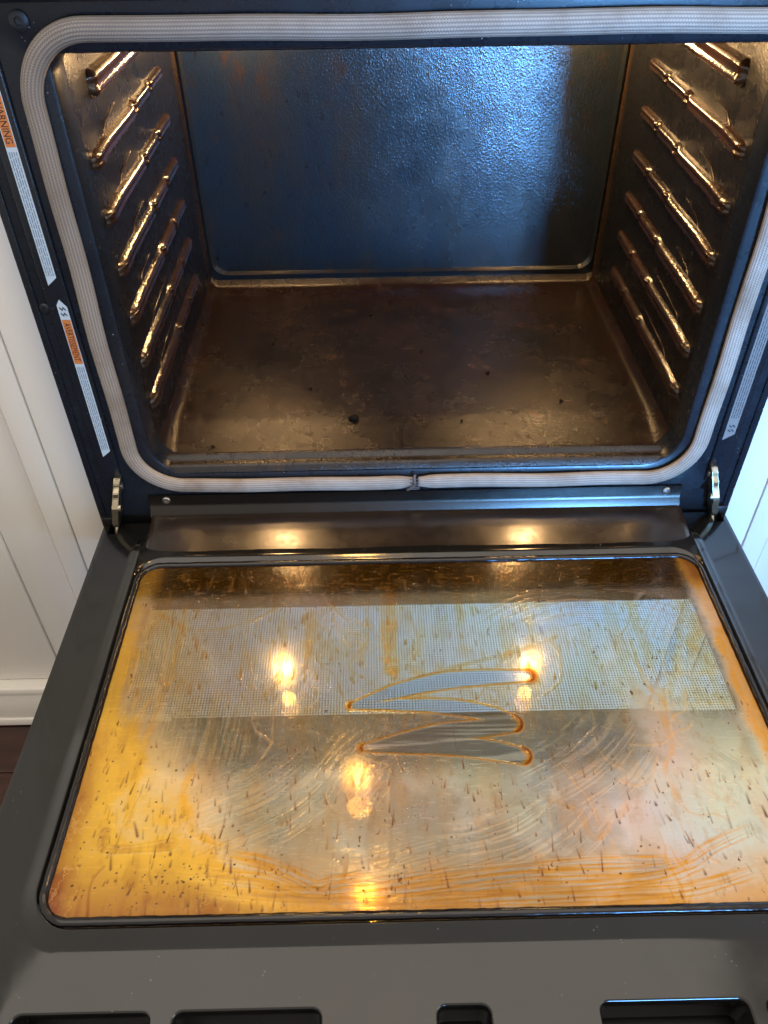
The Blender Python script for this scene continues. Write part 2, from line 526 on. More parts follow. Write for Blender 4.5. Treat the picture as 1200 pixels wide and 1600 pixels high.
# front frame with rounded opening and a return flange
OX, OZ0, OZ1, OR = 0.303, -0.010, 0.421, 0.042
bm = bmesh.new()
outer = [(-0.380, -0.072), (0.380, -0.072), (0.380, 0.458), (-0.380, 0.458)]
hole = rrect(-OX - 0.004, OX + 0.004, OZ0 - 0.004, OZ1 + 0.004, OR + 0.004, 14, 0.018)
vl = plate(bm, [outer, hole], lambda p: (p[0], 0.0, p[1]))
prev = vl[1]
for off, yy in ((0.0012, 0.0012), (0.0, 0.004), (0.0, 0.024), (-0.0, 0.032)):
    rr = ring(bm, rrect(-OX - off, OX + off, OZ0 - off, OZ1 + off, OR + off, 14, 0.014 + off), lambda p: (p[0], yy, p[1]))
    bridge(bm, prev, rr); prev = rr
back = ring(bm, outer, lambda p: (p[0], 0.0195, p[1]))
bridge(bm, vl[0], back)
frame = up(from_bm('front_frame', bm, 'frame', None, 30))

for s in (-1, 1):
    bm = bmesh.new()
    bm_box(bm, s * 0.3540 - 0.0118, s * 0.3540 + 0.0118, -0.0034, 0.001, -0.035, 0.450, 0.0024, 3)
    o = from_bm('trim_ridge', bm, 'frame', frame, 40)
    bm = bmesh.new()
    bm_box(bm, s * 0.3790 - 0.0040, s * 0.3790 + 0.0040, -0.0022, 0.001, -0.080, 0.452, 0.0015, 2)
    from_bm('edge_trim', bm, 'frame', frame, 40)
    bm = bmesh.new()
    bm_box(bm, s * 0.372 - 0.009, s * 0.372 + 0.009, -0.006, 0.010, -0.086, -0.0725, 0.001, 2)
    from_bm('foot', bm, 'black', frame, 40)

bm = bmesh.new()
bm_box(bm, -0.3785, 0.3785, 0.0025, 0.0185, -0.1395, -0.0722)
up(from_bm('base_panel', bm, 'black'))

# black trim above the frame
bm = bmesh.new()
bm_box(bm, -0.381, 0.381, -0.014, 0.02, 0.4585, 0.490, 0.003, 3)
up(from_bm('top_trim', bm, 'trim', None, 40))

# cavity: floor pan
nx, ny = 150, 110
gx = np.linspace(-0.3035, 0.3035, nx); gy = np.linspace(0.0, 0.4705, ny)
gy = 0.4705 * (0.65 * np.linspace(0, 1, ny) + 0.35 * np.linspace(0, 1, ny) ** 2)
X, Y = np.meshgrid(gx, gy)
dx = 0.3035 - np.abs(X); dyb = 0.4705 - Y
R_ = 0.013
fil = lambda d, r: np.where(d < r, r - np.sqrt(np.maximum(r * r - (r - d) ** 2, 0)), 0.0)
Zc = np.maximum(fil(dx, R_), fil(dyb, 0.016))
inx = sstep(0.303, 0.288, np.abs(X))
ridge = 0.0058 * np.exp(-((Y - 0.019) / 0.0042) ** 2) * inx
ridge2 = 0.0034 * np.exp(-((Y - 0.0055) / 0.004) ** 2) * inx
Zc = Zc + ridge + ridge2 - 0.0035 * sstep(0.016, 0.006, Y) + 0.0012 * (vnoise(X, Y, 6, 3) - 0.5)
Zc = Zc - 0.006 * sstep(0.0045, 0.0, Y)
Zc = Zc - (0.0074 * np.clip((0.095 - np.maximum(Y, 0.028)) / 0.067, 0, 1) ** 1.25) * inx + 0.0074 * sstep(0.029, 0.020, Y) * inx
# groove near the side walls
me = grid_mesh('oven_floor', np.stack([X, Y, Zc], -1), nx, ny)
up(link('oven_floor', me, 'ovenfloor'))

# back wall: sheet inset with rounded lower corners and a slightly raised rim
bm = bmesh.new()
lp0 = rrect(-0.3035, 0.3035, 0.002, 0.432, 0.004, 8)
lp1 = rrect(-0.2985, 0.2985, 0.0195, 0.428, 0.022, 8)
lp2 = rrect(-0.2945, 0.2945, 0.0235, 0.424, 0.022, 8)
a = ring(bm, lp0, lambda p: (p[0], 0.470, p[1]))
b = ring(bm, lp1, lambda p: (p[0], 0.4655, p[1]))
c = ring(bm, lp2, lambda p: (p[0], 0.4700, p[1]))
bridge(bm, a, b); bridge(bm, b, c)
bm.faces.new(c)
d = ring(bm, lp0, lambda p: (p[0], 0.478, p[1]))
bridge(bm, d, a)
bm.faces.new(d)
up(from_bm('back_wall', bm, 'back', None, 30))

# ceiling
bm = bmesh.new()
bm_box(bm, -0.306, 0.306, 0.0325, 0.470, 0.4325, 0.440)
ceil = up(from_bm('ceiling', bm, 'ceil'))

# side walls with pressed rack guides
def guide_mesh(name, Ln, hw, H, top=False):
    ns, npf = 90, 25
    V = np.zeros((ns, npf, 3))
    for i in range(ns):
        t = i / (ns - 1); y = t * Ln
        if top:
            e = min(1.0, (y / 0.003)) ** 0.5 * min(1.0, (Ln - y) / 0.012) ** 0.5
        else:
            e = min(1.0, y / 0.012) ** 0.5 * min(1.0, max(0, (Ln - y)) / 0.016) ** 0.5
        notch = 0.0
        zc = 0.0
        if not top:
            for c, w in ((0.50 * Ln, 0.0035), (0.74 * Ln, 0.003)):
                notch += 0.42 * math.exp(-((y - c) / w) ** 2)
                notch -= 0.14 * math.exp(-((y - c - 0.008) / 0.004) ** 2)
            zc += 0.0030 * (1 / (1 + math.exp(-(y - 0.50 * Ln) / 0.004))) + 0.0022 * (1 / (1 + math.exp(-(y - 0.74 * Ln) / 0.004)))
            zc -= 0.0035 * max(0, 1 - y / 0.05)
        w = hw * (1.0 if top else (1.0 - 0.22 * t)) * (0.55 + 0.45 * e)
        for k in range(npf):
            a = -1 + 2 * k / (npf - 1)
            aa = min(1, abs(a))
            sh = (1 - aa ** 3.4) if not top else (1 - aa ** 5)
            dip = -0.22 * math.exp(-(a / 0.38) ** 2)
            p = H * e * (1 - notch) * max(0, sh + dip)
            V[i, k] = (p - 0.0006, y, zc + a * w)
    return grid_mesh(name, V, npf, ns)
ZG = [0.060 + 0.0532 * k for k in range(6)]
for s in (-1, 1):
    bm = bmesh.new()
    x0, x1 = sorted((s * 0.303, s * 0.312))
    bm_box(bm, x0, x1, 0.0325, 0.470, -0.012, 0.4322)
    sw = up(from_bm('side_wall', bm, 'side'))
    gm = guide_mesh('rack_guide', 0.325, 0.0092, 0.0086)
    gt = guide_mesh('rack_guide_top', 0.36, 0.0125, 0.010, True)
    for k, z in enumerate(ZG + [0.380]):
        o = link('rack_guide', gm if k < 6 else gt, 'rib', sw)
        o.location = (s * 0.303, 0.042 if k < 6 else 0.082, z)
        if s > 0:
            o.scale = (-1, 1, 1)
        if k < 6:
            # short embossed crease between two guides
            bm = bmesh.new()
            j = lambda m: (rnd.random() - 0.5) * m
            y0 = 0.12 + j(0.04)
            pts = [(-s * 0.0002, y0 + 0.10 + j(0.02), z + 0.024), (-s * 0.0009, y0 + 0.045 + j(0.01), z + 0.021 + j(0.004)), (-s * 0.0009, y0 + j(0.01), z + 0.017), (-s * 0.0002, y0 - 0.018 + j(0.01), z + 0.004)]
            if k >= 2:
                pts = pts[1:]
            tube(bm, [(s * 0.303 + p[0], p[1], p[2]) for p in pts], [0.0003] + [0.0010] * (len(pts) - 2) + [0.0003], 8)
            from_bm('crease', bm, 'rib', sw, 60)

# oven lamps
def lamp(loc, aim, power):
    bm = bmesh.new()
    n = 24
    ax = Vector(aim).normalized()
    M = ax.to_track_quat('Z', 'Y').to_matrix()
    prof = [(0.036, 0.000), (0.036, 0.004), (0.030, 0.007), (0.027, 0.004)]
    rings = [[bm.verts.new(M @ Vector((a * math.cos(2 * math.pi * k / n), a * math.sin(2 * math.pi * k / n), h))) for k in range(n)] for a, h in prof]
    for i in range(len(rings) - 1):
        bridge(bm, rings[i], rings[i + 1])
    o = up(from_bm('oven_lamp', bm, 'screwbright', None, 40))
    o.location = Vector(loc) + Vector((0, 0, 0.14))
    bm = bmesh.new()
    bmesh.ops.create_uvsphere(bm, u_segments=20, v_segments=12, radius=0.0165)
    b = from_bm('bulb', bm, 'bulb', o, 180)
    b.location = M @ Vector((0, 0, 0.006))
    d = bpy.data.lights.new('oven_lamp_light', 'POINT')
    d.energy = power
    d.color = (1.0, 0.60, 0.26)
    d.shadow_soft_size = 0.013
    lo = bpy.data.objects.new('oven_lamp_light', d)
    COL.objects.link(lo)
    lo.location = Vector(loc) + ax * 0.038
for s in (-1, 1):
    lamp((s * 0.215, 0.135, 0.4322), (0, 0, -1), 1.05)
    lamp((s * 0.222, 0.430, 0.4322), (0, 0, -1), 2.6)

# braided door seal
def seal_path(n_corner=26):
    x, z0, z1, r = 0.3240, -0.0250, 0.4385, 0.056
    pts = []
    def seg(a, b, n):
        for k in range(n):
            t = k / n
            pts.append((a[0] + (b[0] - a[0]) * t, a[1] + (b[1] - a[1]) * t))
    def arc(cx, cz, a0):
        for k in range(n_corner):
            a = math.radians(a0 - 90 * k / n_corner)
            pts.append((cx + r * math.cos(a), cz + r * math.sin(a)))
    # clockwise from the bottom centre towards the left
    seg((-0.004, z0), (-x + r, z0), 40)
    arc(-x + r, z0 + r, 270)
    seg((-x, z0 + r), (-x, z1 - r), 50)
    arc(-x + r, z1 - r, 180)
    seg((-x + r, z1), (x - r, z1), 70)
    arc(x - r, z1 - r, 90)
    seg((x, z1 - r), (x, z0 + r), 50)
    arc(x - r, z0 + r, 0)
    seg((x - r, z0), (-0.004, z0), 41)
    return pts
sp = seal_path()
n = len(sp); nth = 46
S = np.array(sp)
dS = np.roll(S, -1, 0) - np.roll(S, 1, 0)
dS[0] = S[1] - S[0]; dS[-1] = S[-1] - S[-2]
dS /= np.linalg.norm(dS, axis=1, keepdims=True)
Nn = np.stack([-dS[:, 1], dS[:, 0]], -1)   # to the inside or outside
cen = np.array([0, 0.205])
flip = np.sign(np.sum(Nn * (S - cen), 1)); Nn *= flip[:, None]
arc_len = np.concatenate([[0], np.cumsum(np.linalg.norm(np.diff(S, axis=0), axis=1))])
V = np.zeros((n, nth + 1, 3)); UVv = np.zeros((n, nth + 1, 2))
tot = arc_len[-1]
for i in range(n):
    s_ = arc_len[i]
    d_end = min(s_, tot - s_)
    pinch = 1 - 0.30 * math.exp(-(d_end / 0.010) ** 2)
    wob = 0.0007 * math.sin(s_ * 17) + 0.0004 * math.sin(s_ * 41 + 1)
    yo = 0.0008 * math.sin(s_ * 43 + 2)
    for k in range(nth + 1):
        th = 2 * math.pi * k / nth
        # th = pi/2 points out to the room; 0 to the outside of the loop, pi to the inside
        fine = 1.0
        rw = 0.0092 * pinch * fine; rd = 0.0058 * pinch * fine
        cx = S[i] + Nn[i] * (rw * math.cos(th) + wob)
        V[i, k] = (cx[0], -0.0050 - rd * math.sin(th) + yo, cx[1])
        UVv[i, k] = (s_, (1 - k / nth))
me = grid_mesh('door_seal', V, nth + 1, n)
uvl = me.uv_layers.new(name='UVMap')
li = np.zeros(len(me.loops), dtype=np.int32); me.loops.foreach_get('vertex_index', li)
uvl.data.foreach_set('uv', UVv.reshape(-1, 2)[li].astype(np.float32).ravel())
seal = up(link('door_seal', me, 'gasket'))
seal['label'] = 'grey braided fibreglass seal with brown stains'
bm = bmesh.new()
pts = []
for k in range(15):
    th = math.pi * (0.08 + 0.84 * k / 14)
    pts.append((-0.004 + 0.0045 * math.cos(th) * 1.0 - 0.002 * math.sin(th * 3), -0.0050 - 0.0070 * math.sin(th), -0.0245 + 0.0112 * math.cos(th)))
tube(bm, pts, 0.0016, 8)
for k in range(5):
    th = math.pi * (0.25 + 0.12 * k)
    tube(bm, [(-0.0075, -0.0055 - 0.0065 * math.sin(th), -0.0245 + 0.0105 * math.cos(th)), (-0.002, -0.0060 - 0.0070 * math.sin(th), -0.0245 + 0.0105 * math.cos(th)), (0.004, -0.0055 - 0.0062 * math.sin(th), -0.0245 + 0.0105 * math.cos(th))], 0.0006, 6)
from_bm('seam_stitch', bm, 'gasket', seal, 60)

# small screws and clips on the frame
def frame_screw(x, z, r, mat='screw'):
    o = screw(OV, (0, 0, 0), r, mat)
    o.location = (x, -0.0004, z + 0.14)
frame_screw(-0.3695, 0.2015, 0.0052)
frame_screw(-0.3185, 0.4450, 0.0078)
frame_screw(0.3185, 0.4450, 0.0078)
for x, z in ((-0.347, -0.024), (0.347, -0.022)):
    bm = bmesh.new()
    bm_box(bm, x - 0.0045, x + 0.0045, -0.0060, -0.0002, z - 0.003, z + 0.003, 0.0012, 2)
    up(from_bm('hinge_clip', bm, 'screwbright', None, 40))

# deflector strip under the seal
bm = bmesh.new()
prof = [(-0.0020, -0.0405), (-0.0028, -0.0405), (-0.0034, -0.054), (-0.0048, -0.0580), (-0.0105, -0.0660), (-0.0110, -0.0690), (-0.0095, -0.0690), (-0.0030, -0.0590), (-0.0015, -0.054)]
L_, R2 = [], []
def strip_ring(x):
    return [bm.verts.new((x, p[0], p[1])) for p in prof]
xsr = np.linspace(-0.318, 0.318, 24)
rings = [strip_ring(float(x)) for x in xsr]
for a, b in zip(rings[:-1], rings[1:]):
    bridge(bm, a, b)
bm.faces.new(rings[0]); bm.faces.new(rings[-1])
strip = up(from_bm('deflector_strip', bm, 'steel', None, 35))
for x in (-0.297, 0.300):
    o = screw(strip, (0, 0, 0), 0.0050, 'screwbright')
    o.location = (x, -0.0030, -0.0475)

# ------------------------------------------------------------------ stickers
def text_mesh(txt, size):
    cu = bpy.data.curves.new('txt', 'FONT')
    cu.body = txt
    cu.size = size
    cu.align_x = 'LEFT'
    ob = bpy.data.objects.new('txt', cu)
    me = bpy.data.meshes.new_from_object(ob)
    bpy.data.objects.remove(ob)
    return me

def sticker(x, z_top, z_bot, width, mat, word, orange, text_from_top, label):
    """strip of sticker on the frame ridge; text runs along the strip"""
    yb = -0.0036
    h = z_top - z_bot
    w = width / 2
    # outline with slanted ends
    bm = bmesh.new()
    pts = [(x - w, z_bot), (x + w, z_bot + 0.008), (x + w, z_top - 0.008), (x - w * 0.2, z_top), (x - w, z_top - 0.006)]
    f = [bm.verts.new((p[0], yb, p[1])) for p in pts]
    b = [bm.verts.new((p[0], yb + 0.0003, p[1])) for p in pts]
    bm.faces.new(f)
    bridge(bm, f, b)
    st = up(from_bm('warning_label', bm, mat))
    st['label'] = label
    y1 = yb - 0.0002
    def rect(bm, x0, x1, z0, z1):
        bm.faces.new([bm.verts.new((a, y1, c)) for a, c in ((x0, z0), (x1, z0), (x1, z1), (x0, z1))])
    if orange:
        oz1, oz0 = orange
        bm = bmesh.new(); rect(bm, x - w * 0.86, x + w * 0.86, oz0, oz1)
        from_bm('orange_band', bm, 'orange', st)
        me = text_mesh(word, 0.0092)
        co = np.array([v.co[:] for v in me.vertices])
        cw = co[:, 0].max() - co[:, 0].min(); ch = co[:, 1].max() - co[:, 1].min()
        sc = (oz1 - oz0) * 0.86 / cw
        sy = min(1.0, width * 0.62 / ch)
        for v in me.vertices:
            a, c = (v.co.x - co[:, 0].min()) * sc, (v.co.y - (co[:, 1].min() + ch / 2)) * sy
            v.co = (x + c, y1 - 0.0002, oz1 - (oz1 - oz0) * 0.07 - a)
        link('lettering', me, 'ink', st)
    # illegible fine print as thin lines
    bm = bmesh.new()
    z_a, z_b = (orange[0 if False else 1] - 0.004, z_bot + 0.010) if text_from_top and orange else (z_top - 0.012, z_bot + 0.030)
    r2 = random.Random(int(1000 * z_top))
    for k in range(4):
        xx = x + w * (0.62 - 0.42 * k)
        zz = z_a
        while zz > z_b:
            ln = 0.003 + 0.006 * r2.random()
            rect(bm, xx - 0.00042, xx + 0.00042, max(z_b, zz - ln), zz)
            zz -= ln + 0.0010
    from_bm('fine_print', bm, 'inkpale' if mat == 'label' else 'ink', st)
    # small hand-and-heat pictogram: zigzag strokes in a box
    bm = bmesh.new()
    zi = (z_top - 0.013) if text_from_top else (z_bot + 0.016)
    for dz in (0.003, -0.003):
        q = [(x - w * 0.6, zi + dz + 0.0015), (x - w * 0.1, zi + dz - 0.0012), (x + w * 0.1, zi + dz + 0.0016), (x + w * 0.6, zi + dz - 0.0012)]
        for p0, p1 in zip(q[:-1], q[1:]):
            t = 0.0010
            bm.faces.new([bm.verts.new((p[0], y1, p[1] + e)) for p, e in ((p0, -t), (p1, -t), (p1, t), (p0, t))])
    from_bm('pictogram', bm, 'ink', st)
sticker(-0.3532, 0.420, 0.226, 0.0098, 'label', 'WARNING', (0.394, 0.3525), True, 'pale sticker with an orange WARNING band')
sticker(-0.3512, 0.2115, 0.019, 0.0098, 'label', 'AVERTISSEMENT', (0.1900, 0.1400), True, 'pale sticker with an orange AVERTISSEMENT band')
sticker(0.3530, 0.330, 0.026, 0.0120, 'labelgrey', '', None, False, 'grey sticker covered in fine dark print')

# ------------------------------------------------------------------ the door, folded down flat
ZR = -0.083           # rim
ZG_ = -0.0760         # glass
door_out = [(-0.378, -0.590), (0.378, -0.590), (0.378, -0.004),
            (0.3735, -0.004), (0.3735, -0.0215), (0.3605, -0.0215), (0.3605, -0.004),
            (-0.3585, -0.004), (-0.3585, -0.0225), (-0.3715, -0.0225), (-0.3715, -0.004), (-0.378, -0.004)]
slots = [(-0.420, -0.2165), (-0.1985, -0.0935), (-0.0085, 0.0285), (0.1090, 0.2150), (0.2290, 0.335)]
slots[0] = (-0.3145, -0.2165)
bm = bmesh.new()
crease = rrect(-0.338, 0.338, -0.494, -0.007, 0.050, 12)
sl = []
for a, b in slots:
    sl.append(rrect(a - 0.002, b + 0.002, -0.562, -0.531, 0.008, 6))
vl = plate(bm, [door_out, crease] + sl, lambda p: (p[0], p[1], ZR))
prev = vl[1]
def dring(ex, yn, yf, r, z):
    return ring(bm, rrect(-ex, ex, yn, yf, r, 12), lambda p: (p[0], p[1], z))
for a in ((0.3345, -0.4908, -0.0085, 0.048, ZR + 0.0012), (0.330, -0.4870, -0.0105, 0.045, ZR + 0.0040), (0.3265, -0.4835, -0.0130, 0.042, ZR + 0.0066), (0.3235, -0.4805, -0.0165, 0.038, ZR + 0.0086), (0.3222, -0.4790, -0.0215, 0.036, ZR + 0.0095),
          (0.3212, -0.4780, -0.0300, 0.035, ZR + 0.0094), (0.3205, -0.4773, -0.0680, 0.033, ZR + 0.0078), (0.3195, -0.4763, -0.0725, 0.029, ZR + 0.0070), (0.3186, -0.4755, -0.0755, 0.027, ZR + 0.0052), (0.3182, -0.4752, -0.0830, 0.027, ZR + 0.0030),
          (0.3175, -0.4745, -0.0835, 0.026, -0.128)):
    rr = dring(*a)
    bridge(bm, prev, rr); prev = rr
# slot walls with a rounded lip
for lp, (a, b) in zip(vl[2:], slots):
    p2 = lp
    for e, dz in ((0.0009, -0.0006), (0.0018, -0.0022), (0.0020, -0.010), (0.0020, -0.034)):
        rr = ring(bm, rrect(a - 0.002 + e, b + 0.002 - e, -0.562 + e, -0.531 - e, 0.008 - e, 6), lambda p: (p[0], p[1], ZR + dz))
        bridge(bm, p2, rr); p2 = rr
# outside skirt
p2 = vl[0]
def off_out(e, z):
    cx, cy = 0.0, -0.297
    out = []
    for x, y in door_out:
        nxx = x + (e if x > 0.374 else -e if x < -0.374 else 0)
        nyy = y + (-e if y < -0.58 else e if y > -0.005 else 0)
        out.append(bm.verts.new((nxx, nyy, z)))
    return out
for e, dz in ((0.0010, -0.0006), (0.0016, -0.0022), (0.0016, -0.046)):
    rr = off_out(e, ZR + dz)
    bridge(bm, p2, rr); p2 = rr
door = up(from_bm('door', bm, 'liner', None, 32))
door['label'] = 'black enamelled oven door lying open with a dirty window'

# outer edge of the door pack (dark frame round the outer glass)
bm = bmesh.new()
plate(bm, [rrect(-0.3790, 0.3790, -0.591, -0.003, 0.003, 4), rrect(-0.3150, 0.3200, -0.470, -0.1000, 0.003, 6)], lambda p: (p[0], p[1], -0.1285))
lo = plate(bm, [rrect(-0.3790, 0.3790, -0.591, -0.003, 0.003, 4), rrect(-0.3150, 0.3200, -0.470, -0.1000, 0.003, 6)], lambda p: (p[0], p[1], -0.1335))
from_bm('door_skin', bm, 'black', door)
# glass panes
def pane(name, x0, x1, y0, y1, z, th, mat, r=0.02):
    bm = bmesh.new()
    lp = rrect(x0, x1, y0, y1, r, 6)
    a = ring(bm, lp, lambda p: (p[0], p[1], z))
    bm.faces.new(a)
    return from_bm(name, bm, mat, door)
pane('window_glass', -0.3178, 0.3178, -0.4748, -0.0832, ZG_ - 0.0004, 0, 'glass')
pane('outer_glass', -0.3250, 0.3300, -0.480, -0.0900, -0.1240, 0, 'dotglass')
# bead round the glass
bm = bmesh.new()
lp = rrect(-0.3150, 0.3150, -0.4720, -0.0855, 0.024, 12)
P_ = []
for i in range(len(lp)):
    a, b = lp[i], lp[(i + 1) % len(lp)]
    m = max(1, int(math.hypot(b[0] - a[0], b[1] - a[1]) / 0.006))
    for k in range(m):
        P_.append((a[0] + (b[0] - a[0]) * k / m, a[1] + (b[1] - a[1]) * k / m))
tube(bm, [(x, y, ZG_ + 0.0004) for x, y in P_], [0.0034 + 0.0006 * rnd.random() for _ in P_], 10, closed=True)
from_bm('window_bead', bm, 'bead', door, 60)
# raised rail along the hinge side, sloping down to the window
nx, ny = 120, 28
X, Y = np.meshgrid(np.linspace(-0.3215, 0.3245, nx), np.linspace(-0.0015, -0.0700, ny))
t_ = (-0.0015 - Y) / 0.0685
prof_z = np.interp(t_, [0, 0.03, 0.09, 0.18, 0.5, 0.80, 1.0], [-0.082, -0.0690, -0.0652, -0.0650, -0.0692, -0.0738, -0.0764])
e_ = np.minimum(X + 0.3215, 0.3245 - X)
endf = np.sqrt(np.clip(1 - (1 - np.clip(e_ / 0.007, 0, 1)) ** 2, 0, 1))
Zr = -0.0835 + (prof_z + 0.0835) * endf + 0.0006 * (vnoise(X, Y, 14, 70) - 0.5)
XL = X + 0.0
rail = link('hinge_rail', grid_mesh('hinge_rail', np.stack([XL, Y, Zr], -1), nx, ny), 'rail', door)

# hinges: a curved hook plate and the arm in the door slot
for s in (-1, 1):
    bm = bmesh.new()
    pr = [(-0.001, -0.008), (-0.010, -0.008), (-0.014, -0.014), (-0.012, -0.020), (-0.017, -0.025), (-0.016, -0.033), (-0.021, -0.040), (-0.023, -0.050), (-0.019, -0.058), (-0.021, -0.068), (-0.016, -0.078), (-0.006, -0.080), (-0.001, -0.066), (-0.003, -0.040)]
    xa = s * 0.3455
    A = [bm.verts.new((xa - 0.0036 + s * 0.22 * abs(p[1] + 0.008) , p[0], p[1])) for p in pr]
    B = [bm.verts.new((xa + 0.0036 + s * 0.22 * abs(p[1] + 0.008), p[0], p[1])) for p in pr]
    bm.faces.new(A); bm.faces.new(B[::-1]); bridge(bm, A, B)
    bmesh.ops.bevel(bm, geom=[e for e in bm.edges], offset=0.0008, segments=2, affect='EDGES')
    h = up(from_bm('hinge', bm, 'zinc', None, 40))
    bm = bmesh.new()
    xs_ = s * 0.3655
    tube(bm, [(xs_ - s * 0.004, 0.004, -0.068), (xs_ - s * 0.002, -0.008, -0.086), (xs_, -0.018, -0.102)], 0.0030, 8)
    from_bm('hinge_arm', bm, 'zinc', h, 60)
    bm = bmesh.new()
    bmesh.ops.create_cone(bm, cap_ends=True, segments=14, radius1=0.0045, radius2=0.0045, depth=0.010, matrix=Matrix.Translation((xa + s * 0.006, -0.018, -0.045)) @ Matrix.Rotation(math.pi / 2, 4, 'Y'))
    from_bm('hinge_pin', bm, 'zinc', h, 40)

# ------------------------------------------------------------------ grease and cleaner film on the glass
ST = {
    'ZIG': [(0.1005, -0.2473), (0.0649, -0.2487), (0.0204, -0.253), (-0.0302, -0.2653), (-0.0698, -0.2783), (-0.0582, -0.2822), (-0.0124, -0.2819), (0.0356, -0.2903), (0.075, -0.3039), (0.0575, -0.3096), (0.0159, -0.31), (-0.0259, -0.3164), (-0.0589, -0.3249), (-0.032, -0.3256), (0.0147, -0.3254), (0.0493, -0.3295), (0.0795, -0.3381)],
    'B1': [(-0.2216, -0.4333), (-0.1482, -0.4427), (-0.0966, -0.4538), (0.0053, -0.4446), (0.1096, -0.4356), (0.1615, -0.4358), (0.2024, -0.4377)],
    'B2': [(-0.1987, -0.4466), (-0.1217, -0.4558), (-0.0359, -0.4552), (0.0566, -0.4447), (0.1337, -0.4439), (0.1918, -0.4385), (0.2283, -0.4224), (0.2748, -0.4042)],
    'B3': [(-0.0461, -0.4599), (0.0552, -0.4548), (0.1319, -0.4515), (0.1847, -0.4451), (0.2135, -0.4354)],
    'B4': [(-0.0962, -0.4622), (0.0039, -0.4625), (0.0794, -0.4612), (0.1553, -0.4595), (0.207, -0.4557), (0.2606, -0.4416)],
    'B5': [(-0.1876, -0.4183), (-0.1391, -0.431), (-0.1072, -0.4451), (-0.0993, -0.4483), (-0.0867, -0.4466), (-0.0458, -0.4424)],
    'HOOK': [(-0.2789, -0.3998), (-0.2785, -0.4119), (-0.2671, -0.4154), (-0.241, -0.4144), (-0.2213, -0.4121)],
    'LEFTV': [(-0.2542, -0.1503), (-0.2539, -0.2272), (-0.2596, -0.28), (-0.2648, -0.3407), (-0.2612, -0.3946)],
    'LEFTV2': [(-0.2159, -0.3418), (-0.2154, -0.3784), (-0.2034, -0.4016), (-0.1804, -0.4131)],
    'MID': [(-0.0349, -0.1424), (-0.0369, -0.2001), (-0.0345, -0.2368)],
    'MID2': [(-0.0452, -0.3459), (-0.0469, -0.3824), (-0.0497, -0.4268)],
    'R1': [(0.2114, -0.2067), (0.2118, -0.2548), (0.2233, -0.2813), (0.2311, -0.3064)],
    'R2': [(0.2895, -0.1741), (0.2853, -0.1959), (0.2709, -0.2124), (0.2743, -0.2183)],
    'R3': [(0.2264, -0.2703), (0.2193, -0.3061), (0.2174, -0.333), (0.2062, -0.352), (0.2085, -0.3825)],
    'R4': [(0.2781, -0.1602), (0.2476, -0.2402), (0.2315, -0.2742)],
    'R5': [(0.2996, -0.209), (0.298, -0.2868), (0.3011, -0.335)],
    'R6': [(0.0987, -0.3799), (0.1211, -0.3921), (0.1298, -0.4148), (0.1632, -0.3873)],
    'R7': [(-0.0426, -0.2635), (0.0215, -0.2383), (0.0878, -0.22), (0.1368, -0.2005)],
    'R8': [(-0.0746, -0.1906), (-0.058, -0.1995), (-0.0773, -0.2318), (-0.0613, -0.2478)],
    'U1': [(-0.2801, -0.1587), (-0.2421, -0.1818), (-0.1894, -0.1745), (-0.1511, -0.1485)],
    'U2': [(-0.0138, -0.1703), (-0.0057, -0.2093), (-0.0165, -0.2333), (-0.0045, -0.2493)],
}
# brush patches: centre, direction in degrees, radii
PATCH = [(0.14, -0.344, 37, 0.063, 0.045), (0.078, -0.408, 27, 0.069, 0.027), (0.001, -0.431, 15, 0.073, 0.018), (0.247, -0.365, -45, 0.05, 0.024),
         (0.23, -0.4, -85, 0.048, 0.033), (-0.175, -0.391, 25, 0.044, 0.033), (-0.139, -0.374, 34, 0.05, 0.04), (-0.203, -0.313, 86, 0.053, 0.03),
         (-0.067, -0.345, 48, 0.04, 0.037), (0.245, -0.216, 67, 0.026, 0.069), (-0.272, -0.235, -88, 0.032, 0.066), (-0.13, -0.258, 58, 0.037, 0.029), (0.164, -0.162, 5, 0.109, 0.026)]

def smooth_poly(p, n=16):
    P = [Vector((*q, 0)) for q in p]
    out = []
    for i in range(len(P) - 1):
        p0 = P[max(0, i - 1)]; p1 = P[i]; p2 = P[i + 1]; p3 = P[min(len(P) - 1, i + 2)]
        for k in range(n):
            t = k / n
            q = 0.5 * ((2 * p1) + (-p0 + p2) * t + (2 * p0 - 5 * p1 + 4 * p2 - p3) * t * t + (-p0 + 3 * p1 - 3 * p2 + p3) * t ** 3)
            out.append((q.x, q.y))
    out.append((P[-1].x, P[-1].y))
    return np.array(out)

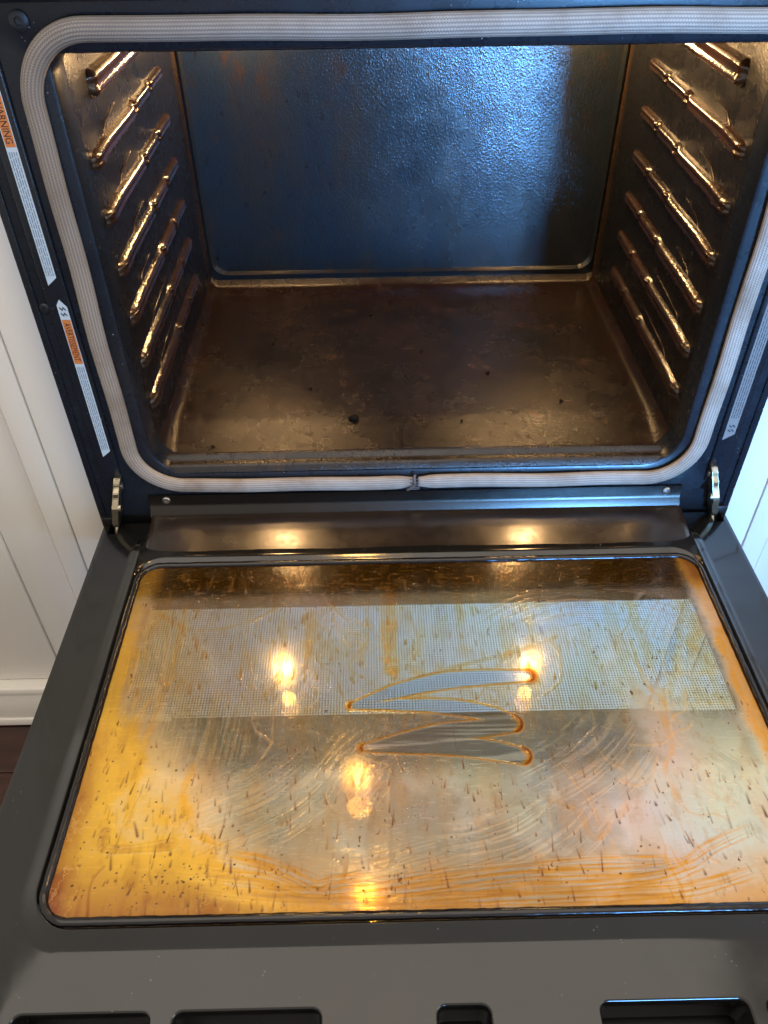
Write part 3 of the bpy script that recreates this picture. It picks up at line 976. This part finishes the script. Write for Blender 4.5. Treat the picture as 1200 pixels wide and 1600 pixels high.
CR = 0.024
def build_film():
    x0, x1, y0, y1 = -0.3165, 0.3165, -0.4735, -0.0845
    nx, ny = 1000, 620
    X, Y = np.meshgrid(np.linspace(x0, x1, nx), np.linspace(y0, y1, ny))
    wx = X + 0.006 * (vnoise(X, Y, 40, 21) - 0.5); wy = Y + 0.006 * (vnoise(X, Y, 40, 22) - 0.5)

    def dist(pl, rad):
        """distance to a polyline and its parameter, only near it"""
        D = np.full(X.shape, 9.0); T = np.zeros(X.shape)
        m = len(pl) - 1
        for i in range(m):
            a, b = pl[i], pl[i + 1]
            bx0, bx1 = min(a[0], b[0]) - rad, max(a[0], b[0]) + rad
            by0, by1 = min(a[1], b[1]) - rad, max(a[1], b[1]) + rad
            i0 = max(0, int((bx0 - x0) / (x1 - x0) * (nx - 1))); i1 = min(nx, int((bx1 - x0) / (x1 - x0) * (nx - 1)) + 2)
            j0 = max(0, int((by0 - y0) / (y1 - y0) * (ny - 1))); j1 = min(ny, int((by1 - y0) / (y1 - y0) * (ny - 1)) + 2)
            if i1 <= i0 or j1 <= j0:
                continue
            sx, sy = X[j0:j1, i0:i1], Y[j0:j1, i0:i1]
            d = b - a; L = float(d @ d) + 1e-12
            t = np.clip(((sx - a[0]) * d[0] + (sy - a[1]) * d[1]) / L, 0, 1)
            dd = np.hypot(sx - a[0] - t * d[0], sy - a[1] - t * d[1])
            sub = D[j0:j1, i0:i1]
            w = dd < sub
            sub[w] = dd[w]
            T[j0:j1, i0:i1][w] = ((i + t) / m)[w]
        return D, T

    N1 = vnoise(wx, wy, 14, 1, 5); N2 = vnoise(wx, wy, 45, 2, 4); N3 = vnoise(wx, wy * 0.5, 120, 3, 3); N4 = vnoise(wx, wy, 7, 4, 4)
    Nst = vnoise(wx * 1.0, wy * 0.18, 70, 5, 3)        # runs down the old vertical drips
    Np = vnoise(X + 0.05 * (N1 - 0.5), Y + 0.05 * (vnoise(X, Y, 14, 91, 4) - 0.5), 22, 92, 4)
    patch = sstep(0.40, 0.60, Np)
    # distance from the edges
    dl = X - x0; dr_ = x1 - X; db = Y - y0; dt = y1 - Y

    amber = 0.05 + 0.24 * sstep(0.48, 0.72, N2) * N1 + 0.16 * sstep(0.52, 0.70, Nst) + 0.08 * sstep(-0.33, -0.42, Y) + 0.25 * sstep(-0.415, -0.435, Y + 0.012 * (N1 - 0.5))
    # yellow lower left, fading to the right along the boundary seen in the glass
    bx = np.interp(-Y, [0.085, 0.20, 0.279, 0.341, 0.40, 0.474], [-0.300, -0.285, -0.268, -0.222, -0.190, -0.120])
    left = sstep(0.055, -0.055, (X - bx) + 0.05 * (N1 - 0.5))
    amber += left * (0.64 + 0.42 * sstep(0.40, 0.65, N1)) + 0.12 * sstep(0.075, 0.01, dl + 0.03 * (N1 - 0.5)) * sstep(-0.26, -0.36, Y)
    amber += 0.55 * sstep(0.030, 0.004, dl + 0.012 * (N1 - 0.5)) * sstep(0.05, 0.2, dt)
    amber += 0.50 * sstep(0.045, 0.006, db + 0.02 * (N1 - 0.5))
    amber += 0.75 * sstep(0.026, 0.012, dr_ + 0.012 * (N2 - 0.5)) 
    amber += 0.85 * sstep(0.060, 0.03, dt + 0.015 * (N2 - 0.5))
    # cleaner foam: cloudy, mostly lower right and middle, plus a painted light patch
    foam = 0.05 + 0.14 * N1
    low = sstep(-0.335, -0.365, Y + 0.012 * (N2 - 0.5))
    foam += low * (0.24 + 0.28 * N4) * (1 - 0.55 * np.exp(-(((X + 0.06) / 0.13) ** 2 + ((Y + 0.39) / 0.05) ** 2)))
    rl = sstep(0.04, 0.22, X) * sstep(-0.30, -0.40, Y)
    foam += rl * (0.36 + 0.36 * N1)
    pk = np.exp(-(((X - 0.215) / 0.035) ** 2 + ((Y + 0.325) / 0.06) ** 2))
    foam += 0.45 * pk + 0.35 * np.exp(-(((X - 0.28) / 0.035) ** 2 + ((Y + 0.345) / 0.05) ** 2))  # last blob paints the bright area behind the glass at right into foam
    foam += left * 0.55 * sstep(-0.25, -0.34, Y)
    foam *= 1 - 0.75 * sstep(0.060, 0.045, dt)
    foam *= (0.80 + 0.30 * patch) * (1 - left) + left
    amber *= (0.85 + 0.30 * sstep(0.60, 0.44, Np)) * (1 - left) + left
    hgt = 0.25 * N2 + 0.18 * N3 + 0.25 * patch
    # bristle marks
    brush = np.zeros_like(X)
    for k, (cx, cy, ang, rx, ry) in enumerate(PATCH):
        a = math.radians(ang)
        ux, uy = math.cos(a), math.sin(a)
        u = (X - cx) * ux + (Y - cy) * uy
        v = -(X - cx) * uy + (Y - cy) * ux
        curv = (nrs.rand() - 0.5) * 7
        vv = v + curv * u * u + 0.004 * (N1 - 0.5)
        R = 1.15 * max(rx, ry)
        m = sstep(1.0, 0.55, np.hypot((X - cx) / (rx * 1.25), (Y - cy) / (ry * 1.25)) + 0.55 * (vnoise(u * 0.35, vv, 90, 60 + k, 2) - 0.5))
        ph = vnoise(u * 0.05, vv, 520, 80 + k, 2)
        ln = sstep(0.54, 0.66, ph)
        brush = np.maximum(brush, m * ln)
        foam += m * (0.14 * ln - 0.05) * (0.55 if cx < 0.05 else 1.0)
        amber += m * (0.05 * ln - 0.08 * (1 - ln))
        hgt += 0.5 * m * (ph - 0.5) * 2
    # wiped patches within the old dirt: broad clean sweeps
    clean = np.zeros_like(X)
    # sweeping strokes at the bottom: several filaments side by side with wiped glass between them
    for key in ('B1', 'B2', 'B3', 'B4', 'B5'):
        base = smooth_poly(ST[key])
        nrm = np.gradient(base, axis=0); nrm = np.stack([-nrm[:, 1], nrm[:, 0]], -1); nrm /= np.linalg.norm(nrm, axis=1, keepdims=True) + 1e-9
        D, T = dist(base, 0.03)
        band = np.exp(-((D + 0.003 * (N2 - 0.5)) / 0.0075) ** 4) * sstep(0, 0.08, T) * sstep(1.0, 0.93, T)
        amber *= 1 - 0.40 * band; foam = foam * (1 - 0.2 * band) + 0.05 * band
        for f, (o_, w_, a_) in enumerate(((-0.0052, 0.0012, 0.55), (-0.0020, 0.0017, 0.85), (0.0012, 0.0010, 0.45), (0.0040, 0.0015, 0.70), (0.0066, 0.0008, 0.35))):
            wig = (vnoise(np.linspace(0, 9, len(base)), np.full(len(base), f * 3.1), 1.0, 44 + f, 2) - 0.5) * 0.0024
            pl = base + nrm * (o_ + wig[:, None])
            D, T = dist(pl, 0.02)
            fa_ = sstep(0, 0.15, T) * sstep(1.0, 0.85, T)
            ww = w_ * (0.35 + 1.9 * n1(T, 14, 47 + f) ** 2)
            c = np.exp(-(D / ww) ** 2) * fa_
            amber += 0.90 * a_ * c * (0.5 + 1.0 * n1(T, 60, 49 + f)); hgt += 0.7 * c
    for key, w, am in (('HOOK', 0.0034, 0.85), ('LEFTV', 0.0026, 0.5), ('LEFTV2', 0.003, 0.45), ('MID', 0.0060, 0.85), ('MID2', 0.007, 0.45),
                       ('R1', 0.0014, 0.6), ('R2', 0.0035, 0.55), ('R3', 0.0024, 0.7), ('R4', 0.0022, 0.35), ('R5', 0.003, 0.4), ('R6', 0.0024, 0.5), ('R7', 0.0017, 0.6), ('R8', 0.0013, 0.4), ('U1', 0.0015, 0.4), ('U2', 0.0013, 0.4)):
        pl = smooth_poly(ST[key])
        D, T = dist(pl, 0.03)
        Dn = D + 0.005 * (N2 - 0.5) * min(1, w / 0.003) + 0.0018 * (N3 - 0.5)
        core = np.exp(-(Dn / w) ** 2)
        edge = np.exp(-((Dn - w * 1.1) / (w * 0.3)) ** 2)
        wv = 0.4 + 1.2 * (n1(T, 40, 40 + int(w * 9000)) - 0.2)
        amber += am * (0.75 * core + 0.35 * edge) * wv
        hgt += 0.9 * edge * am + 0.3 * core
    # wandering tide lines
    for k in range(26):
        cx = nrs.uniform(-0.28, 0.29); cy = nrs.uniform(-0.44, -0.11)
        if abs(cx) < 0.10 and -0.35 < cy < -0.24:
            continue
        ang = nrs.uniform(-2.2, -0.9) if cx > 0 else nrs.uniform(-1.9, -1.2)
        q = [(cx, cy)]
        for j in range(nrs.randint(4, 9)):
            ang += nrs.uniform(-0.6, 0.6)
            q.append((q[-1][0] + 0.010 * math.cos(ang), q[-1][1] + 0.012 * math.sin(ang)))
        D, T = dist(smooth_poly(q, 6), 0.008)
        c = np.exp(-((D + 0.0015 * (N3 - 0.5)) / 0.0011) ** 2)
        amber += 0.30 * c; hgt += 0.5 * c; foam += 0.08 * c
    # drips and splatter, stretched along the old runs
    spot = np.zeros_like(X)
    def stamp(arr, a, b, rad, fn):
        i0 = max(0, int((min(a[0], b[0]) - rad - x0) / (x1 - x0) * (nx - 1))); i1 = min(nx, int((max(a[0], b[0]) + rad - x0) / (x1 - x0) * (nx - 1)) + 2)
        j0 = max(0, int((min(a[1], b[1]) - rad - y0) / (y1 - y0) * (ny - 1))); j1 = min(ny, int((max(a[1], b[1]) + rad - y0) / (y1 - y0) * (ny - 1)) + 2)
        if i1 <= i0 or j1 <= j0:
            return
        sx, sy = X[j0:j1, i0:i1], Y[j0:j1, i0:i1]
        dx_, dy_ = b[0] - a[0], b[1] - a[1]
        t = np.clip(((sx - a[0]) * dx_ + (sy - a[1]) * dy_) / (dx_ * dx_ + dy_ * dy_ + 1e-12), 0, 1)
        d = np.hypot(sx - a[0] - t * dx_, sy - a[1] - t * dy_)
        arr[j0:j1, i0:i1] = np.maximum(arr[j0:j1, i0:i1], fn(d, t))
    for k in range(3600):
        cx = nrs.uniform(-0.30, 0.30); cy = nrs.uniform(-0.465, -0.10)
        dens = (1.0 if -0.27 < cx < 0.12 else 0.40) * (1.0 if cy < -0.34 else 0.6)
        if nrs.rand() > dens:
            continue
        ln = abs(nrs.normal(0, 0.0065)) + 0.0006
        w = 0.00045 + 0.0008 * nrs.rand() ** 2
        sl_ = nrs.normal(0.05, 0.16)
        am_ = 0.12 + 0.75 * nrs.rand() ** 2.2
        stamp(spot, (cx, cy), (cx + sl_ * ln, cy - ln), 0.006, lambda d, t: np.exp(-(d / w) ** 2) * am_ * (0.4 + 0.6 * t))
    speck = np.zeros_like(X)
    for k in range(300):
        if k < 70:
            cx = nrs.normal(-0.215, 0.02); cy = nrs.normal(-0.443, 0.008)
            if k > 34:
                cx = nrs.uniform(-0.29, 0.02); cy = nrs.uniform(-0.462, -0.40)
        else:
            cx = nrs.uniform(-0.30, 0.30); cy = nrs.uniform(-0.465, -0.10)
        r = 0.00038 + 0.0005 * nrs.rand() ** 2
        stamp(speck, (cx, cy), (cx + 0.0004, cy), 0.004, lambda d, t: np.exp(-(d / r) ** 4))
    # the zigzag wiped through the dirt
    inside = np.zeros_like(X); rimz = np.zeros_like(X); sd = np.full(X.shape, 9.0)
    for rib_, wd in (([(0.098, -0.2489), (0.0586, -0.2496), (0.0142, -0.2532), (-0.0303, -0.2639), (-0.0723, -0.279)], (0.0062, 0.0088, 0.0100, 0.0080, 0.0026)),
                     ([(-0.0724, -0.2804), (-0.0307, -0.2796), (0.0187, -0.2829), (0.0552, -0.2917), (0.0770, -0.3030)], (0.0026, 0.0066, 0.0084, 0.0088, 0.0080)),
                     ([(0.0769, -0.3045), (0.0415, -0.3081), (0.0046, -0.3121), (-0.0319, -0.3195), (-0.0612, -0.3248)], (0.0078, 0.0092, 0.0095, 0.0070, 0.0022)),
                     ([(-0.0602, -0.3265), (-0.0211, -0.3250), (0.0145, -0.3253), (0.0500, -0.3297), (0.0797, -0.3372)], (0.0024, 0.0072, 0.0094, 0.0096, 0.0082))):
        D, T = dist(smooth_poly(rib_, 14), 0.03)
        w = np.interp(T, [0, 0.25, 0.5, 0.75, 1.0], wd)
        sd = np.minimum(sd, D + 0.0012 * (N2 - 0.5) + 0.0006 * (N3 - 0.5) - w)
    inside = sstep(0.0009, -0.0009, sd)
    rimz = np.exp(-((sd - 0.0006) / 0.0012) ** 2) * (0.55 + 0.9 * N2)
    tipa = np.zeros_like(X)
    for tx, ty, lf in ((0.0985, -0.2489, 0), (-0.0735, -0.2795, 1), (0.0775, -0.3035, 0), (-0.0620, -0.3255, 1), (0.0805, -0.3375, 0)):
        sx = (X - tx) * (-1 if lf else 1)
        rr_ = np.hypot(X - tx, (Y - ty))
        r0 = 0.0030 if lf else 0.0072
        tipa = np.maximum(tipa, np.exp(-((rr_ - r0) / (0.0034 if lf else 0.0030)) ** 2) * sstep(-0.003, 0.004, sx) * (0.75 + 0.5 * N2))
    amber = amber * (1 - inside * 0.97) + 1.1 * rimz + 1.9 * tipa
    foam = foam * (1 - inside * 0.93)
    spot = spot * (1 - inside)
    stri = sstep(0.45, 0.7, vnoise(X * 0.05 + 0 * Y, Y, 420, 33, 2))
    foam += inside * (0.05 + 0.20 * stri) * sstep(-0.275, -0.315, Y)
    hgt = hgt * (1 - inside * 0.85) + 1.1 * rimz + 1.2 * tipa + 0.10 * inside * stri
    # fade everything under the bead
    amber = np.clip(amber, 0, 3.2); foam = np.clip(foam, 0, 0.88)

    dep = amber + 2.2 * spot
    tint = np.stack([np.exp(-dep * 0.16), np.exp(-dep * 0.62), np.exp(-dep * 2.4)], -1)
    irid = vnoise(X, Y, 9, 51, 3) - 0.5; irid2 = vnoise(X, Y, 11, 52, 3) - 0.5
    tint *= np.stack([1 + 0.10 * irid, 1 + 0.10 * irid2, 1 - 0.10 * irid], -1)
    white = np.stack([0.80 + 0.20 * irid, 0.81 + 0.34 * irid2, 0.72 - 0.35 * irid], -1)
    pink = np.array([0.76, 0.56, 0.50])
    white = white * (1 - 0.8 * pk[..., None]) + pink * 0.8 * pk[..., None]
    ambc = np.array([0.85, 0.40, 0.05]); ambd = np.array([0.30, 0.075, 0.012]); yel = np.array([0.95, 0.62, 0.07])
    fa = np.clip(amber / 1.0, 0, 1)[..., None]; fd = np.clip((amber - 1.1) / 1.2, 0, 1)[..., None]
    yl = left[..., None]
    amb_mix = ambc * (1 - 0.75 * yl) + yel * 0.75 * yl
    col = white * (1 - fa) + amb_mix * fa
    col = col * (1 - fd) + ambd * fd
    sc_ = np.clip(spot * 1.5, 0, 1)[..., None]
    col = col * (1 - sc_) + np.array([0.17, 0.055, 0.014]) * sc_
    cover = np.clip(foam + 0.45 * sstep(0.030, 0.016, dr_ + 0.010 * (N2 - 0.5)) + 0.22 * sstep(0.034, 0.012, dl + 0.010 * (N2 - 0.5)) + 0.20 * np.clip(amber, 0, 1) * sstep(0.03, 0.09, dt) + 0.5 * spot + 0.15 * tipa, 0, 0.90)
    sk = np.clip(speck * 1.2, 0, 1)
    col = col * (1 - sk[..., None]) + np.array([0.012, 0.010, 0.010]) * sk[..., None]
    cover = np.maximum(cover, 0.95 * sk)
    hgt = hgt + 0.9 * speck + 0.4 * spot
    Zz = ZG_ + 0.0004 + 0.00042 * hgt
    # keep the sheet inside the rounded window corners
    cxx = (x1 - x0) / 2 - CR; mx_ = (x0 + x1) / 2; cyy = (y1 - y0) / 2 - CR; my_ = (y0 + y1) / 2
    ex = np.abs(X - mx_) - cxx; ey = np.abs(Y - my_) - cyy
    rr = np.hypot(np.maximum(ex, 0), np.maximum(ey, 0))
    kk = np.where((ex > 0) & (ey > 0) & (rr > CR), CR / np.maximum(rr, 1e-9), 1.0)
    XX = np.where(kk < 1, mx_ + np.sign(X - mx_) * (cxx + ex * kk), X); YY = np.where(kk < 1, my_ + np.sign(Y - my_) * (cyy + ey * kk), Y)
    me = grid_mesh('cleaner_film', np.stack([XX, YY, Zz], -1), nx, ny)
    at = me.color_attributes.new('film_color', 'FLOAT_COLOR', 'POINT')
    at.data.foreach_set('color', np.concatenate([np.clip(col, 0, 1), cover[..., None]], -1).astype(np.float32).ravel())
    at = me.attributes.new('film_wiped', 'FLOAT', 'POINT')
    at.data.foreach_set('value', np.clip(inside + rimz + tipa, 0, 1).astype(np.float32).ravel())
    at = me.color_attributes.new('film_tint', 'FLOAT_COLOR', 'POINT')
    at.data.foreach_set('color', np.concatenate([np.clip(tint, 0, 1), np.ones_like(cover)[..., None]], -1).astype(np.float32).ravel())
    return me

def film_mat():
    t = NT('amber grease and cleaner film')
    fc = t.n('Attribute', attribute_name='film_color')
    ft = t.n('Attribute', attribute_name='film_tint')
    wp = t.n('Attribute', attribute_name='film_wiped').outputs['Fac']
    dirty = t.math('SUBTRACT', 1.0, wp)
    # small baked-on splashes, stretched along the old runs
    sv = t.mapping((1.0, 0.42, 0.0))
    wv = t.n('TexNoise', i_Vector=t.pos(), i_Scale=160.0, i_Detail=2.0)
    sv2 = t.n('VectorMath', operation='MULTIPLY_ADD', i_0=wv.outputs['Color'])
    sv2.inputs[1].default_value = (0.006, 0.006, 0.0)
    t.set(sv2.inputs[2], sv.outputs[0])
    vo = t.n('TexVoronoi', i_Vector=sv2.outputs[0], i_Scale=300.0)
    size = t.math('MULTIPLY', t.ramp(t.noise(34, 4, 0.65), [(0.42, 0.0), (0.72, 1.0)]), t.math('MULTIPLY_ADD', vo.outputs['Color'], 0.52, 0.0))
    sp = t.math('MULTIPLY', t.ramp(t.math('SUBTRACT', size, vo.outputs['Distance']), [(0.0, 0.0), (0.10, 1.0)]), dirty)
    # thin tide lines where the film dried
    f1 = t.noise(17, 5, 0.62)
    l1 = t.math('ABSOLUTE', t.math('SUBTRACT', t.math('FRACT', t.math('MULTIPLY', f1, 5.0)), 0.5))
    li = t.math('MULTIPLY', t.ramp(l1, [(0.0, 1.0), (0.035, 0.0)]), t.ramp(t.noise(12, 3), [(0.46, 0.0), (0.62, 1.0)]))
    li = t.math('MULTIPLY', li, dirty)
    blot = t.math('MULTIPLY', t.ramp(t.noise(90, 6, 0.7, stretch=(1, 0.6, 1)), [(0.52, 0.0), (0.70, 1.0)]), dirty)
    sc1 = t.noise(1.0, 4, 0.7, vec=t.mapping((60, 420, 1)).outputs[0])
    rot = t.n('Mapping', i_Vector=t.pos(), i_Rotation=(0, 0, 0.62), i_Scale=(70, 520, 1))
    sc2 = t.noise(1.0, 4, 0.7, vec=rot.outputs[0])
    scr = t.mix(t.ramp(t.noise(8, 2), [(0.46, 0.0), (0.54, 1.0)]), sc1, sc2)
    scr = t.math('MULTIPLY', t.ramp(scr, [(0.56, 0.0), (0.66, 1.0)]), dirty)
    tint = t.mix(t.math('MULTIPLY', blot, 0.40), ft.outputs['Color'], (0.66, 0.42, 0.14))
    tint = t.mix(t.math('MULTIPLY', li, 0.55), tint, (0.62, 0.36, 0.09))
    tint = t.mix(t.math('MULTIPLY', sp, 0.85), tint, (0.22, 0.07, 0.015))
    col = t.mix(t.math('MULTIPLY', li, 0.6), fc.outputs['Color'], (0.80, 0.50, 0.14))
    col = t.mix(t.math('MULTIPLY', blot, 0.35), col, (0.55, 0.30, 0.07))
    col = t.mix(t.math('MULTIPLY', sp, 0.9), col, (0.20, 0.06, 0.012))
    cov = t.math('MAXIMUM', t.math('MULTIPLY_ADD', scr, 0.12, fc.outputs['Alpha']), t.math('MULTIPLY', t.math('ADD', sp, t.math('MULTIPLY', li, 0.5)), 0.30))
    tr = t.n('BsdfTransparent', i_Color=tint)
    h = t.math('ADD', t.math('MULTIPLY', t.noise(600, 3), 0.5), t.math('ADD', t.math('MULTIPLY', sp, 1.2), t.math('ADD', li, scr)))
    nb = t.bump(h, 0.30, 0.0004)
    df = t.n('BsdfDiffuse', i_Color=col)
    tl = t.n('BsdfTranslucent', i_Color=col)
    dm = t.n('MixShader', i_0=0.30, i_1=df.outputs[0], i_2=tl.outputs[0])
    body = t.n('MixShader', i_0=cov, i_1=tr.outputs[0], i_2=dm.outputs[0])
    gl = t.n('BsdfGlossy', i_Roughness=0.14, i_Normal=nb)
    fr = t.n('Fresnel', i_IOR=1.42, i_Normal=nb)
    mx = t.n('MixShader', i_0=fr.outputs[0], i_1=body.outputs[0], i_2=gl.outputs[0])
    t.t.links.new(mx.outputs[0], t.out.inputs[0])
    return t.m
film = link('cleaner_film', build_film(), film_mat())
tag(film, 'streaky amber grease and soapy cleaner film smeared over the door glass', 'grease film', kind='stuff')

# ------------------------------------------------------------------ burnt crumbs
def crumb(x, y, z, r, label, group=None):
    bm = bmesh.new()
    bmesh.ops.create_icosphere(bm, subdivisions=2, radius=r)
    for v in bm.verts:
        v.co *= 0.65 + 0.7 * rnd.random()
        v.co.z = max(-r * 0.35, v.co.z * 0.55)
    o = from_bm('crumb', bm, 'crumb', None, 180)
    o.location = (x, y, z + r * 0.35)
    o.rotation_euler = (0, 0, rnd.random() * 6)
    tag(o, label, 'crumb', group)
crumb(-0.0729, 0.0894, 0.0006, 0.0058, 'largest black burnt crumb, on the oven floor near the front')
for x, y, r in ((-0.24, 0.035, 0.0030), (-0.05, 0.36, 0.0028), (0.105, 0.19, 0.0028), (-0.19, 0.28, 0.0022), (0.02, 0.25, 0.0020), (0.19, 0.12, 0.0022), (-0.02, 0.40, 0.0026), (0.22, 0.30, 0.0020), (0.06, 0.08, 0.0018), (-0.13, 0.16, 0.0018)):
    crumb(x, y, 0.0004, r, 'tiny black burnt crumb scattered on the brown oven floor', 'small crumbs on the oven floor')
